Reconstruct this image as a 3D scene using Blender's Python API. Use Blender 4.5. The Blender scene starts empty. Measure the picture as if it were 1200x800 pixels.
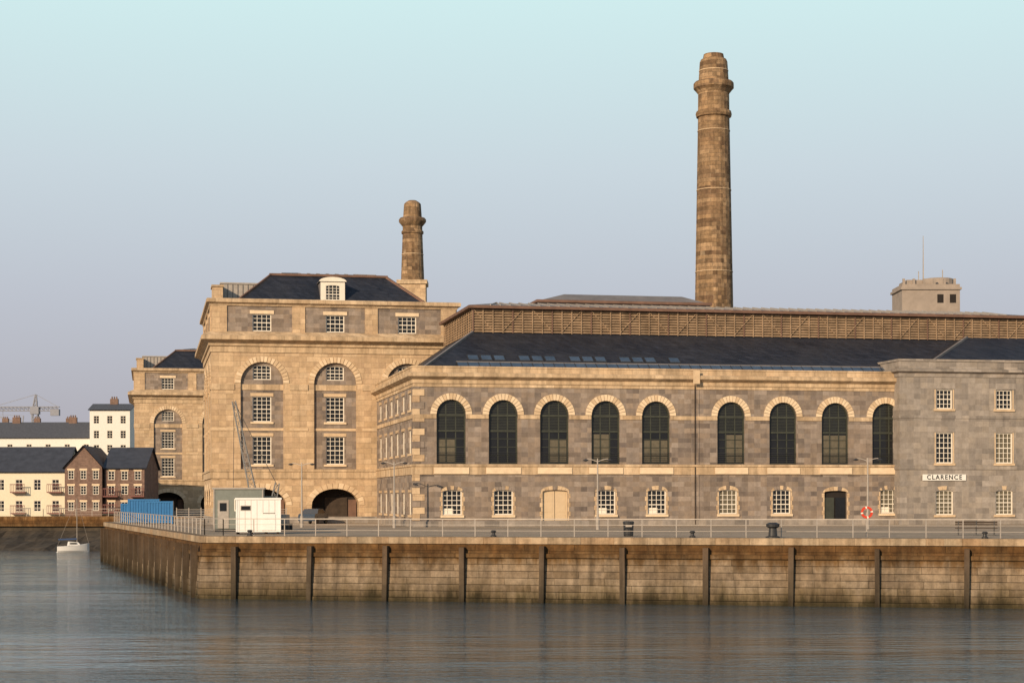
import bpy, math, random
from mathutils import Vector
from mathutils.geometry import tessellate_polygon
random.seed(7)
S = bpy.context.scene
COL = S.collection
S.view_settings.view_transform = 'Standard'
S.view_settings.look = 'None'
S.view_settings.exposure = 0

# ------------------------------------------------------------------ materials
def newmat(name):
    m = bpy.data.materials.new(name); m.use_nodes = True
    nt = m.node_tree; b = nt.nodes['Principled BSDF']
    return m, nt, b
def N(nt, t, **kw):
    n = nt.nodes.new(t)
    for k, v in kw.items():
        if k in n.inputs.keys(): n.inputs[k].default_value = v
        else: setattr(n, k, v)
    return n
def c4(c): return (c[0], c[1], c[2], 1)
def mixc(nt, fac, a, b, mode='MIX'):
    n = nt.nodes.new('ShaderNodeMix'); n.data_type = 'RGBA'; n.blend_type = mode
    for sock, v in ((n.inputs[0], fac), (n.inputs[6], a), (n.inputs[7], b)):
        if hasattr(v, 'is_output'): nt.links.new(v, sock)
        elif isinstance(v, (int, float)): sock.default_value = v
        else: sock.default_value = c4(v)
    return n.outputs[2]
def ramp(nt, src, stops):
    r = nt.nodes.new('ShaderNodeValToRGB')
    e = r.color_ramp.elements
    while len(e) < len(stops): e.new(0.5)
    for i, (p, c) in enumerate(stops):
        e[i].position = p
        e[i].color = c4(c) if not isinstance(c, (int, float)) else (c, c, c, 1)
    nt.links.new(src, r.inputs[0])
    return r.outputs[0]
def walluv(nt):
    tc = N(nt, 'ShaderNodeTexCoord'); sp = N(nt, 'ShaderNodeSeparateXYZ')
    nt.links.new(tc.outputs['Object'], sp.inputs[0])
    ad = N(nt, 'ShaderNodeMath', operation='ADD')
    nt.links.new(sp.outputs[0], ad.inputs[0]); nt.links.new(sp.outputs[1], ad.inputs[1])
    cb = N(nt, 'ShaderNodeCombineXYZ')
    nt.links.new(ad.outputs[0], cb.inputs[0]); nt.links.new(sp.outputs[2], cb.inputs[1])
    return tc.outputs['Object'], cb.outputs[0], sp.outputs[2]
def noise(nt, vec, scale, detail=4, rough=0.55, mapscale=None):
    if mapscale:
        mp = N(nt, 'ShaderNodeMapping'); mp.inputs['Scale'].default_value = mapscale
        nt.links.new(vec, mp.inputs[0]); vec = mp.outputs[0]
    n = N(nt, 'ShaderNodeTexNoise', Scale=scale, Detail=detail, Roughness=rough)
    nt.links.new(vec, n.inputs['Vector']); return n.outputs[0]
def stone(name, c1, c2, c3, mortar, bw, bh, ms=0.018, rough=0.9, streak=0.75, bump=0.4, patch=0.5, zstain=None, vary=(.72,1.25), blotch=.8):
    m, nt, b = newmat(name)
    obj, uv, z = walluv(nt)
    br = N(nt, 'ShaderNodeTexBrick'); br.offset = 0.5
    br.inputs['Color1'].default_value = c4(c1); br.inputs['Color2'].default_value = c4(c2)
    br.inputs['Mortar'].default_value = c4(mortar); br.inputs['Scale'].default_value = 1
    br.inputs['Mortar Size'].default_value = ms; br.inputs['Mortar Smooth'].default_value = 0.3
    br.inputs['Brick Width'].default_value = bw; br.inputs['Row Height'].default_value = bh
    nt.links.new(uv, br.inputs['Vector'])
    wn = N(nt, 'ShaderNodeTexWhiteNoise', noise_dimensions='2D')
    sn = N(nt, 'ShaderNodeVectorMath', operation='SNAP'); sn.inputs[1].default_value = (bw*0.5, bh, 1)
    nt.links.new(uv, sn.inputs[0]); nt.links.new(sn.outputs[0], wn.inputs[0])
    f1 = ramp(nt, wn.outputs[0], [(0.55, 0.0), (1.0, patch)])
    col = mixc(nt, f1, br.outputs['Color'], c3)
    spc = N(nt, 'ShaderNodeSeparateColor'); nt.links.new(wn.outputs[1], spc.inputs[0])
    fv = ramp(nt, spc.outputs[1], [(0.0, vary[0]), (1.0, min(1.0, vary[1]))])
    col = mixc(nt, 1.0, col, fv, 'MULTIPLY')
    n1 = noise(nt, obj, 0.35, 3)
    f2 = ramp(nt, n1, [(0.42, 0.0), (0.68, 0.4)])
    col = mixc(nt, f2, col, c3)
    n2 = noise(nt, obj, 1.0, 4, 0.65, (1.6, 1.6, 0.18))
    f3 = ramp(nt, n2, [(0.3, streak), (0.6, 1.0)])
    col = mixc(nt, 1.0, col, f3, 'MULTIPLY')
    n3 = noise(nt, obj, 2.2, 6, 0.75)
    f4 = ramp(nt, n3, [(0.30, blotch), (0.50, 1.0), (0.72, 1.0+(1-blotch))])
    col = mixc(nt, 1.0, col, f4, 'MULTIPLY')
    if zstain:
        zs = N(nt, 'ShaderNodeMapRange'); zs.inputs[1].default_value = zstain[0]; zs.inputs[2].default_value = zstain[1]
        nz = noise(nt, obj, 0.8, 5, 0.7, (1.5, 1.5, 0.25))
        ad = N(nt, 'ShaderNodeMath', operation='MULTIPLY_ADD'); ad.inputs[1].default_value = 2.4; ad.inputs[2].default_value = -1.2
        nt.links.new(nz, ad.inputs[0])
        ad2 = N(nt, 'ShaderNodeMath', operation='ADD'); nt.links.new(z, ad2.inputs[0]); nt.links.new(ad.outputs[0], ad2.inputs[1])
        nt.links.new(ad2.outputs[0], zs.inputs[0])
        zr = ramp(nt, zs.outputs[0], zstain[2])
        col = mixc(nt, 1.0, col, zr, 'MULTIPLY')
    nt.links.new(col, b.inputs['Base Color'])
    b.inputs['Roughness'].default_value = rough; b.inputs['Specular IOR Level'].default_value = 0.2
    ml = N(nt, 'ShaderNodeMath', operation='MULTIPLY_ADD'); ml.inputs[1].default_value = -1.0
    nt.links.new(br.outputs['Fac'], ml.inputs[0]); nt.links.new(n3, ml.inputs[2])
    bp = N(nt, 'ShaderNodeBump'); bp.inputs['Strength'].default_value = bump; bp.inputs['Distance'].default_value = 0.08
    nt.links.new(ml.outputs[0], bp.inputs['Height']); nt.links.new(bp.outputs[0], b.inputs['Normal'])
    return m
def plain(name, c, rough=0.6, var=0.15, metal=0, scale=3, spec=0.4, c2=None):
    m, nt, b = newmat(name)
    tc = N(nt, 'ShaderNodeTexCoord')
    n = noise(nt, tc.outputs['Object'], scale, 4, 0.65)
    if c2 is None:
        a = tuple(x*(1-var) for x in c); d = tuple(min(1, x*(1+var)) for x in c)
    else: a, d = c, c2
    r = ramp(nt, n, [(0.3, a), (0.7, d)])
    nt.links.new(r, b.inputs['Base Color'])
    b.inputs['Roughness'].default_value = rough; b.inputs['Metallic'].default_value = metal
    b.inputs['Specular IOR Level'].default_value = spec
    return m

RUB = stone('limestone_rubble', (0.165,0.135,0.12), (0.35,0.29,0.245), (0.33,0.25,0.185), (0.31,0.26,0.21), 1.15, 0.42, 0.012, streak=.82, patch=.7, vary=(.68,1))
GREY = stone('grey_limestone', (0.22,0.195,0.175), (0.37,0.325,0.285), (0.38,0.32,0.26), (0.34,0.30,0.26), 1.3, 0.48, 0.012, streak=.82, patch=.6, vary=(.75,1))
ASH = stone('sandstone_ashlar', (0.53,0.375,0.225), (0.66,0.49,0.315), (0.46,0.32,0.205), (0.37,0.265,0.175), 1.4, 0.52, 0.014, streak=.8, patch=0.6, vary=(.82,1))
TRIM = stone('granite_trim', (0.55,0.40,0.25), (0.68,0.515,0.34), (0.47,0.33,0.20), (0.36,0.265,0.18), 1.5, 3.0, 0.014, streak=0.62, vary=(.8,1))
TRIM2 = plain('voussoir_stone', (0.56,0.415,0.265), 0.9, 0.16, scale=2)
TRIM3 = plain('voussoir_stone_pale', (0.68,0.53,0.36), 0.9, 0.12, scale=2)
CHM = stone('chimney_stone', (0.18,0.11,0.065), (0.46,0.31,0.18), (0.37,0.235,0.125), (0.36,0.265,0.175), 0.95, 0.45, 0.016, patch=0.9, streak=.55, vary=(.55,1), blotch=.6, bump=.8)
QUAY = stone('quay_masonry', (0.235,0.185,0.14), (0.325,0.265,0.205), (0.20,0.15,0.10), (0.16,0.125,0.09), 2.3, 0.42, 0.012, streak=0.5, bump=0.8, patch=0.6, blotch=.62, vary=(.8,1),
     zstain=(-4.2, 0.2, [(0.0,(0.16,0.16,0.10)), (0.08,(0.24,0.23,0.15)), (0.18,(0.60,0.56,0.44)), (0.34,(0.98,0.94,0.86)), (0.54,(1.0,0.92,0.80)), (0.66,(0.58,0.43,0.25)), (0.80,(0.42,0.27,0.13)), (0.92,(0.62,0.40,0.19)), (1.0,(0.95,0.70,0.42))]))
SLATE = stone('slate_roof', (0.018,0.022,0.034), (0.032,0.037,0.053), (0.045,0.045,0.052), (0.010,0.011,0.016), 0.6, 0.32, 0.012, rough=0.5, streak=0.8, bump=0.3, patch=0.3)
SLATE.node_tree.nodes['Principled BSDF'].inputs['Specular IOR Level'].default_value = 0.3
LEAD = plain('lead_roof', (0.17,0.155,0.15), 0.6, 0.22, scale=0.7)
LEADR = plain('rusty_roof_edge', (0.15,0.085,0.06), 0.7, 0.25, scale=1)
TIMB = plain('weathered_louvres', (0.27,0.185,0.115), 0.85, 0.35, scale=1.3)
TIMBD = plain('dark_timber', (0.05,0.035,0.025), 0.9, 0.3, scale=2)
GLASS = plain('window_glass', (0.012,0.013,0.014), 0.12, 0.3, scale=0.4, spec=0.4)
BLIND = plain('window_blind', (0.11,0.095,0.065), 0.7, 0.2)
WHITE = plain('white_paint', (0.74,0.68,0.58), 0.5, 0.06)
DFRAME = plain('dark_green_frame', (0.042,0.045,0.033), 0.5, 0.2)
CREAM = plain('cream_door', (0.58,0.44,0.28), 0.6, 0.06)
DARK = plain('dark_void', (0.018,0.014,0.012), 0.9, 0.2)
STEEL = plain('galvanised_steel', (0.36,0.32,0.28), 0.5, 0.15, metal=0.2)
IRON = plain('black_iron', (0.03,0.03,0.032), 0.5, 0.2)
PAVE = stone('paving', (0.50,0.40,0.31), (0.58,0.48,0.38), (0.44,0.34,0.26), (0.38,0.31,0.23), 1.6, 1.2, 0.02)

# ------------------------------------------------------------------ mesh helpers
class F:
    def __init__(s, o, a, out): s.o = Vector(o); s.a = Vector(a); s.d = Vector(out)
    def P(s, a, z, d=0): return s.o + s.a*a + s.d*d + Vector((0, 0, z))
class MB:
    def __init__(s): s.v = []; s.f = []; s.m = []; s.mats = []
    def mi(s, m):
        if m not in s.mats: s.mats.append(m)
        return s.mats.index(m)
    def add(s, vs, fs, m):
        o = len(s.v); s.v += [tuple(v) for v in vs]; k = s.mi(m)
        for f in fs: s.f.append([o+i for i in f]); s.m.append(k)
    def fbox(s, f, a0, a1, z0, z1, d0, d1, m):
        vs = [f.P(a, z, d) for d in (d0, d1) for z in (z0, z1) for a in (a0, a1)]
        s.add(vs, [(0,1,3,2), (4,6,7,5), (0,4,5,1), (2,3,7,6), (0,2,6,4), (1,5,7,3)], m)
    def box(s, x0, x1, y0, y1, z0, z1, m):
        vs = [(x,y,z) for y in (y0,y1) for z in (z0,z1) for x in (x0,x1)]
        s.add(vs, [(0,1,3,2), (4,6,7,5), (0,4,5,1), (2,3,7,6), (0,2,6,4), (1,5,7,3)], m)
    def beam(s, p, q, w, m, w2=None):
        p = Vector(p); q = Vector(q); d = (q-p).normalized()
        up = Vector((0,0,1)) if abs(d.z) < 0.95 else Vector((0,1,0))
        r = d.cross(up).normalized(); u = r.cross(d)
        w2 = w if w2 is None else w2
        vs = [p+r*x*w/2+u*y*w/2 for x,y in ((-1,-1),(1,-1),(1,1),(-1,1))] + [q+r*x*w2/2+u*y*w2/2 for x,y in ((-1,-1),(1,-1),(1,1),(-1,1))]
        s.add(vs, [(0,1,2,3),(4,5,6,7),(0,1,5,4),(1,2,6,5),(2,3,7,6),(3,0,4,7)], m)
    def lathe(s, c, prof, n, m, ph=0):
        vs = []; fs = []
        for r, z in prof:
            for i in range(n):
                t = ph+2*math.pi*i/n; vs.append((c[0]+r*math.cos(t), c[1]+r*math.sin(t), c[2]+z))
        for k in range(len(prof)-1):
            for i in range(n):
                j = (i+1) % n; fs.append((k*n+i, k*n+j, (k+1)*n+j, (k+1)*n+i))
        fs.append(tuple(range((len(prof)-1)*n, len(prof)*n)))
        s.add(vs, fs, m)
    def sweep_rect(s, u0, u1, v0, v1, prof, m):
        vs = []; fs = []
        for o, z in prof: vs += [(u0-o,v0-o,z),(u1+o,v0-o,z),(u1+o,v1+o,z),(u0-o,v1+o,z)]
        for k in range(len(prof)-1):
            for i in range(4):
                j = (i+1)%4; fs.append((k*4+i,k*4+j,(k+1)*4+j,(k+1)*4+i))
        s.add(vs, fs, m)
    def poly(s, f, pts, d, m):
        s.add([f.P(a,z,d) for a,z in pts], [tuple(range(len(pts)))], m)
    def cell(s, f, a0, a1, z0, z1, hole, d, rev, m):
        outer = [(a0,z0),(a1,z0),(a1,z1),(a0,z1)]
        if hole is None: s.poly(f, outer, d, m); return
        allp = outer+hole
        tris = tessellate_polygon([[Vector((x,y,0)) for x,y in outer], [Vector((x,y,0)) for x,y in hole]])
        s.add([f.P(a,z,d) for a,z in allp], [tuple(t) for t in tris], m)
        n = len(hole)
        s.add([f.P(a,z,d) for a,z in hole]+[f.P(a,z,d-rev) for a,z in hole], [(i,(i+1)%n,n+(i+1)%n,n+i) for i in range(n)], m)
    def wall(s, f, a0, a1, z0, z1, holes, d, rev, m):
        cols = {}
        for h in holes:
            ac = round((min(p[0] for p in h)+max(p[0] for p in h))/2, 1); cols.setdefault(ac, []).append(h)
        ks = sorted(cols)
        if not ks: s.cell(f, a0, a1, z0, z1, None, d, rev, m); return
        for i, k in enumerate(ks):
            l = a0 if i == 0 else (ks[i-1]+k)/2
            r = a1 if i == len(ks)-1 else (ks[i+1]+k)/2
            hs = sorted(cols[k], key=lambda h: min(p[1] for p in h))
            for j, h in enumerate(hs):
                b = z0 if j == 0 else (max(p[1] for p in hs[j-1])+min(p[1] for p in h))/2
                t = z1 if j == len(hs)-1 else (max(p[1] for p in h)+min(p[1] for p in hs[j+1]))/2
                s.cell(f, l, r, b, t, h, d, rev, m)
    def ring(s, f, ac, zs, ri, hi, ro, ho, d0, d1, n, mats):
        for i in range(n):
            t0 = math.pi*i/n+0.012; t1 = math.pi*(i+1)/n-0.012; m = mats[random.randrange(len(mats))]
            q = []
            for dd in (d0, d1):
                for t in (t0, t1):
                    q.append(f.P(ac+ri*math.cos(t), zs+hi*math.sin(t), dd)); q.append(f.P(ac+ro*math.cos(t), zs+ho*math.sin(t), dd))
            s.add(q, [(0,1,3,2),(4,5,7,6),(0,1,5,4),(2,3,7,6),(0,2,6,4),(1,3,7,5)], m)
    def build(s, name, parent=None, loc=(0,0,0), smooth=False):
        me = bpy.data.meshes.new(name); me.from_pydata(s.v, [], s.f)
        for m in s.mats: me.materials.append(m)
        for p, k in zip(me.polygons, s.m): p.material_index = k; p.use_smooth = smooth
        me.validate(); me.update()
        o = bpy.data.objects.new(name, me); COL.objects.link(o)
        if parent: o.parent = parent
        else: o.location = loc
        return o
def empty(name, loc=(0,0,0), rz=0):
    e = bpy.data.objects.new(name, None); COL.objects.link(e); e.location = loc; e.rotation_euler = (0,0,rz); e.empty_display_size = 0.5
    return e
def rh(ac, z0, w, z1): return [(ac-w/2,z0),(ac+w/2,z0),(ac+w/2,z1),(ac-w/2,z1)]
def ah(ac, z0, w, zs, rise, n=16):
    return [(ac-w/2,z0),(ac+w/2,z0)]+[(ac+w/2*math.cos(math.pi*i/n), zs+rise*math.sin(math.pi*i/n)) for i in range(n+1)]
def window(fr, gl, f, ac, z0, w, zs, rise, nx, nz, d, fm, fw=0.09, bw=0.045, gm=None):
    h = ah(ac,z0,w,zs,rise) if rise else rh(ac,z0,w,zs)
    gl.poly(f, h, d, gm or GLASS)
    def top(a): 
        x = min(1, abs((a-ac)/(w/2))); return zs+(rise*math.sqrt(1-x*x) if rise else 0)
    fr.fbox(f, ac-w/2, ac-w/2+fw, z0, zs, d+.002, d+.09, fm); fr.fbox(f, ac+w/2-fw, ac+w/2, z0, zs, d+.002, d+.09, fm)
    fr.fbox(f, ac-w/2+fw, ac+w/2-fw, z0, z0+fw, d+.002, d+.088, fm)
    if rise: fr.ring(f, ac, zs, w/2-fw, max(rise-fw,.01), w/2, rise, d+.002, d+.09, 16, [fm])
    else: fr.fbox(f, ac-w/2+fw, ac+w/2-fw, zs-fw, zs, d+.002, d+.088, fm)
    for i in range(1, nx):
        a = ac-w/2+w*i/nx; fr.fbox(f, a-bw/2, a+bw/2, z0+fw, top(a)-fw*.5, d+.003, d+.05, fm)
    H = zs+rise*0.6-z0
    for j in range(1, nz):
        z = z0+H*j/nz; hw = w/2
        if rise and z > zs: hw = w/2*math.sqrt(max(0, 1-((z-zs)/rise)**2))
        b = bw*1.8 if (j == nz//2 and nz > 3) else bw
        fr.fbox(f, ac-hw+fw*.5, ac+hw-fw*.5, z-b/2, z+b/2, d+.004, d+.058, fm)

TH = math.radians(11.5)
CX, CY = -8.21, 150.0
E = Vector((math.cos(TH), math.sin(TH), 0)); NV = Vector((-math.sin(TH), math.cos(TH), 0))
def site(u, v, z=0): return Vector((CX, CY, z)) + E*u + NV*v

# ------------------------------------------------------------------ mill blocks
def mill(name, u0, v0, W=23.75, DP=22.0):
    root = empty(name, site(u0, v0), TH)
    wl, tr, fr, gl = MB(), MB(), MB(), MB()
    fl = F((0,0,0),(0,1,0),(-1,0,0)); frt = F((0,0,0),(1,0,0),(0,-1,0)); rt = F((W,0,0),(0,1,0),(1,0,0)); bk = F((0,DP,0),(1,0,0),(0,1,0))
    for f, L in ((frt, W), (fl, DP), (rt, DP), (bk, W)):
        cs = [L/2-7.05*L/W, L/2, L/2+7.05*L/W]
        wl.wall(f, 0, L, 0, 4.3, [ah(c, 0.02, 4.6, 1.75, 1.6) for c in cs], 0, 1.6, ASH)
        for c in cs:
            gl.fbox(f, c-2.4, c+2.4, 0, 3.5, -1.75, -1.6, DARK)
            fr.fbox(f, c-0.9, c+1.3, 0, 2.5, -1.6, -1.52, TIMBD)
            fr.fbox(f, c+1.4, c+2.2, 0, 2.3, -1.6, -1.54, LEADR)
            tr.ring(f, c, 1.75, 2.3, 1.6, 2.85, 2.15, -.05, .05, 15, [TRIM2, TRIM3])
        wl.wall(f, 0, L, 4.3, 17.3, [ah(c, 5.25, 4.1, 13.5, 2.05, 20) for c in cs], 0, .28, ASH)
        for c in cs:
            hs = [rh(c, 5.7, 1.8, 8.4), rh(c, 9.8, 1.8, 12.25), ah(c, 13.85, 1.75, 15.05, .22)]
            wl.wall(f, c-2.2, c+2.2, 5.1, 15.8, hs, -.28, .22, RUB)
            tr.ring(f, c, 13.5, 2.05, 2.05, 2.6, 2.6, -.05, .06, 21, [TRIM2, TRIM3, TRIM2])
            tr.fbox(f, c-2.045, c+2.045, 12.85, 13.4, -.27, -.2, TRIM)
            for (a, b_) in ((5.7, 8.4), (9.8, 12.25)):
                tr.fbox(f, c-1.1, c+1.1, b_+.01, b_+.32, -.27, -.23, TRIM2); tr.fbox(f, c-1.1, c+1.1, a-.2, a-.01, -.27, -.16, TRIM3)
            tr.fbox(f, c-2.04, c+2.04, 8.95, 9.2, -.27, -.235, TRIM2)
            window(fr, gl, f, c, 5.7, 1.8, 8.4, 0, 4, 6, -.48, WHITE)
            window(fr, gl, f, c, 9.8, 1.8, 12.25, 0, 4, 6, -.48, WHITE)
            window(fr, gl, f, c, 13.85, 1.75, 15.05, .22, 4, 4, -.48, WHITE)
        eds = [0]+sum([[c-2.62, c+2.62] for c in cs], [])+[L]
        for i in range(0, len(eds), 2):
            tr.fbox(f, eds[i]+.01, eds[i+1]-.01, 12.85, 13.4, 0.003, .09, TRIM)
            tr.fbox(f, eds[i]+.01, eds[i+1]-.01, 8.95, 9.2, 0.003, .05, TRIM2)
        wl.wall(f, 0, L, 17.3, 21.3, [rh(c, 18.5, 1.8, 20.15) for c in cs], 0, .22, RUB)
        for c in cs:
            window(fr, gl, f, c, 18.5, 1.8, 20.15, 0, 4, 4, -.2, WHITE)
            tr.fbox(f, c-1.15, c+1.15, 20.16, 20.5, .003, .06, TRIM3); 
        qs = [(0.01, 1.5), (cs[0]+2.9, cs[1]-2.9), (cs[1]+2.9, cs[2]-2.9), (L-1.5, L-.01)]
        for a, b_ in qs: tr.fbox(f, a, b_, 18.3, 21.0, .003, .10, ASH)
    tr.sweep_rect(0,W,0,DP,[(0,4.35),(.12,4.35),(.12,5.0),(.2,5.0),(.2,5.2),(0,5.25)],TRIM)
    tr.sweep_rect(0,W,0,DP,[(0,16.45),(.10,16.45),(.10,17.0),(.25,17.05),(.30,17.3),(.65,17.5),(.95,17.6),(.95,17.95),(.85,18.05),(0.0,18.45)],TRIM)
    tr.sweep_rect(0,W,0,DP,[(0,20.9),(.12,20.9),(.2,21.1),(.45,21.2),(.45,21.5),(.35,21.58),(-.4,21.6),(-.4,21.2)],TRIM)
    wl.sweep_rect(0,W,0,DP,[(0,0),(.1,0),(.1,.6),(0,.65)],GREY)
    wl.build('walls', root); tr.build('stone_dressings', root); fr.build('window_frames', root); gl.build('window_glazing', root)
    rf = MB()
    rf.add([(.3,.3,21.25),(W-.3,.3,21.25),(W-.3,DP-.3,21.25),(.3,DP-.3,21.25)], [(0,1,2,3)], LEAD)
    z1, z2 = 21.3, 24.7
    a = [(2.3,1.6),(W-2.3,1.6),(W-2.3,DP-1.6),(2.3,DP-1.6)]; b = [(6.2,6.0),(W-6.2,6.0),(W-6.2,DP-6.0),(6.2,DP-6.0)]
    rf.add([(x,y,z1) for x,y in a]+[(x,y,z2) for x,y in b], [(i,(i+1)%4,4+(i+1)%4,4+i) for i in range(4)], SLATE)
    rf.sweep_rect(6.2,W-6.2,6.0,DP-6.0,[(-.1,z2-.15),(.25,z2-.1),(.25,z2+.12)],LEADR)
    rf.add([(5.95,5.75,z2+.12),(W-5.95,5.75,z2+.12),(W-5.95,DP-5.75,z2+.12),(5.95,DP-5.75,z2+.12),(9,9,z2+.55),(W-9,9,z2+.55),(W-9,DP-9,z2+.55),(9,DP-9,z2+.55)],
           [(0,1,5,4),(1,2,6,5),(2,3,7,6),(3,0,4,7),(4,5,6,7)], LEAD)
    for (p,q) in zip(a,b): rf.beam((p[0],p[1],z1+.05),(q[0],q[1],z2+.05),.22,LEADR)
    for k in range(1, 12):
        x = 6.2+(W-12.4)*k/12; rf.beam((x,5.9,z2+.16),(x if 9<x<W-9 else (9 if x<9 else W-9),9,z2+.57),.08,LEAD)
    rf.build('slate_roof', root)
    dm = MB(); c = W/2; fd = F((0,2.2,0),(1,0,0),(0,-1,0))
    dm.wall(fd, c-1.2, c+1.2, 21.4, 23.7, [ah(c, 21.85, 1.5, 23.2, .2)], 0, .12, WHITE)
    window(dm, dm, fd, c, 21.85, 1.5, 23.2, .2, 4, 5, -.1, WHITE)
    dm.box(c-1.2, c-1.195, 2.2, 5.6, 21.4, 23.7, LEAD); dm.box(c+1.195, c+1.2, 2.2, 5.6, 21.4, 23.7, LEAD)
    n = 10; vs = []
    for y in (2.05, 5.8):
        for i in range(n+1):
            t = math.pi*i/n; vs.append((c+1.35*math.cos(t), y, 23.68+.45*math.sin(t)))
    dm.add(vs, [(i,i+1,n+2+i,n+1+i) for i in range(n)], LEAD); dm.add(vs[:n+1], [tuple(range(n+1))], WHITE)
    dm.build('dormer', root)
    bx = MB(); bx.box(1.2,5.6,6.2,10,21.3,23.7,STEEL); bx.box(1.1,5.7,6.1,10.1,23.7,23.85,STEEL)
    for k in range(9): bx.box(1.3+k*.5,1.36+k*.5,6.14,6.19,21.3,23.65,LEAD)
    bx.box(.3,1.3,4.5,7,21.5,23.2,ASH); bx.box(.2,1.4,4.4,7.1,23.2,23.4,TRIM)
    bx.build('lift_overrun', root)
    return root
mill('stone_mill_block', -15.85, 25.2)
mill('stone_mill_block', -23.7, 120)

# ------------------------------------------------------------------ arcaded bakery building
def bakery():
    root = empty('arcaded_bakery_building', site(0,0), TH)
    L, DP = 72.0, 24.6
    wl, tr, fr, gl = MB(), MB(), MB(), MB()
    cols = [3.18,7.64,12.08,16.57,21.04,27.8,32.55,37.37,42.09]
    lows = [3.25,7.64,12.12,16.6,21.1,27.5,32.4,37.4,42.4]
    frt = F((0,0,0),(1,0,0),(0,-1,0)); fl = F((0,0,0),(0,1,0),(-1,0,0))
    f, LL = frt, 46.0
    holes = []
    for i, c in enumerate(lows):
        if i == 2: holes.append(ah(c, .02, 2.2, 2.95, .15))
        elif i == 7: holes.append(ah(c, .02, 2.1, 2.85, .15))
        else: holes.append(ah(c, 1.0, 1.65, 2.95, .15))
    wl.wall(f, 0, LL, 0, 4.4, holes, 0, .25, RUB)
    for i, c in enumerate(lows):
        w = 1.65; zs = 2.95
        if i == 2:
            gl.poly(f, ah(c,.02,2.2,2.95,.15), -.2, CREAM); w = 2.2
            fr.fbox(f, c-.02, c+.02, .05, 3.0, -.198, -.19, TIMBD)
            for q in (-.55,.55):
                for zz in (.3,1.2,2.1): fr.fbox(f, c+q-.38, c+q+.38, zz, zz+.7, -.197, -.185, CREAM)
        elif i == 7:
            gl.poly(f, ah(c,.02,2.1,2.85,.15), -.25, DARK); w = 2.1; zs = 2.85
            fr.fbox(f, c-1.0, c-.1, .03, 2.4, -.249, -.15, DFRAME)
            fr.fbox(f, c+.05, c+1.0, .03, 2.4, -.249, -.2, GLASS)
        else:
            window(fr, gl, f, c, 1.0, 1.65, 2.95, .15, 4, 5, -.2, WHITE, gm=BLIND if i in (5,8) else None)
            if i in (0,3,4,8): fr.fbox(f, c-.78, c+.1, 1.1, 1.55, -.198, -.19, WHITE)
            tr.fbox(f, c-1.0, c+1.0, .78, .98, .003, .12, TRIM3)
        tr.ring(f, c, zs, w/2, .15, w/2+.14, .50, -.03, .035, 9, [TRIM2, ASH, RUB])
        for s_ in (-1,1):
            z = 1.0 if w == 1.65 else 0.5; k = 0
            while z < zs-.1:
                ww = .24 if k%2 else .12; a0 = c+s_*w/2; a1 = a0+s_*ww
                tr.fbox(f, min(a0,a1), max(a0,a1), z+.005, min(z+.37,zs), .002, .022, ASH if k%2 else TRIM2); z += .38; k += 1
    wl.wall(f, 0, LL, 4.4, 12.0, [ah(c, 5.3, 2.5, 9.45, 1.25, 20) for c in cols], 0, .35, RUB)
    for i, c in enumerate(cols):
        window(fr, gl, f, c, 5.3, 2.5, 9.45, 1.25, 3, 1, -.31, DFRAME, .12, .1)
        fr.fbox(f, c-1.15, c+1.15, 9.3, 9.5, -.30, -.2, DFRAME)
        fr.fbox(f, c-1.15, c+1.15, 8.0, 8.14, -.30, -.22, DFRAME)
        for j in range(9):
            z = 8.15+j*.13; fr.fbox(f, c-1.14, c+1.14, z, z+.04, -.30, -.27, DFRAME)
        for j in range(7):
            z = 9.6+j*.14; hw = 1.25*math.sqrt(max(0.01,1-((z-9.45)/1.25)**2))-.1
            if hw > .1: fr.fbox(f, c-hw, c+hw, z, z+.04, -.30, -.27, DFRAME)
        for q in (6.0, 6.7, 7.4): fr.fbox(f, c-1.14, c+1.14, q, q+.05, -.30, -.26, DFRAME)
        if i in (0,2,3,4,5,7):
            lo, hi = [(-1.1,.35),(-1.1,1.1),(-.4,1.1)][i%3]
            gl.fbox(f, c+lo, c+hi, 5.45, 7.35+.5*(i%2), -.309, -.3075, BLIND)
        tr.ring(f, c, 9.45, 1.25, 1.25, 1.78, 1.78, -.04, .06, 17, [TRIM2, TRIM3, TRIM3])
        for j in range(6): fr.fbox(f, c-1.2, c+1.2, 5.4+j*.17, 5.43+j*.17, -.12, -.09, IRON)
        tr.fbox(f, c-1.5, c+1.5, 4.45, 5.0, .11, .15, TRIM3)
    eds = [0]+sum([[c-1.27, c+1.27] for c in cols], [])+[LL]
    for i in range(0, len(eds), 2):
        tr.fbox(f, eds[i]+.003, eds[i+1]-.003, 9.1, 9.44, .003, .07, TRIM)
    f = fl; fc = [2.4+3.9*i for i in range(6)]
    hs = []
    for c in fc: hs += [rh(c,1.0,1.4,2.9), rh(c,6.2,1.4,8.2), rh(c,9.9,1.4,11.3)]
    wl.wall(f, 0, DP, 0, 12.0, hs, 0, .25, RUB)
    for c in fc:
        for z0, z1 in ((1.0,2.9),(6.2,8.2),(9.9,11.3)):
            window(fr, gl, f, c, z0, 1.4, z1, 0, 3, 4, -.2, WHITE)
            tr.fbox(f, c-.95, c+.95, z0-.2, z0-.01, .003, .06, TRIM2); tr.fbox(f, c-.95, c+.95, z1+.01, z1+.25, .003, .03, ASH)
    tr.fbox(f, 0.06, DP, 9.1, 9.44, .003, .07, TRIM)
    for k in range(21):
        z = .55+k*.55
        if z > 11.6: break
        w = .9 if k%2 else .5
        q_ = [ASH, TRIM2, RUB][k%3]
        tr.fbox(frt, -.05, w, z+.01, z+.54, .003, .055, q_); tr.fbox(fl, -.003, 1.3-w, z+.01, z+.54, .003, .055, q_)
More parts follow.
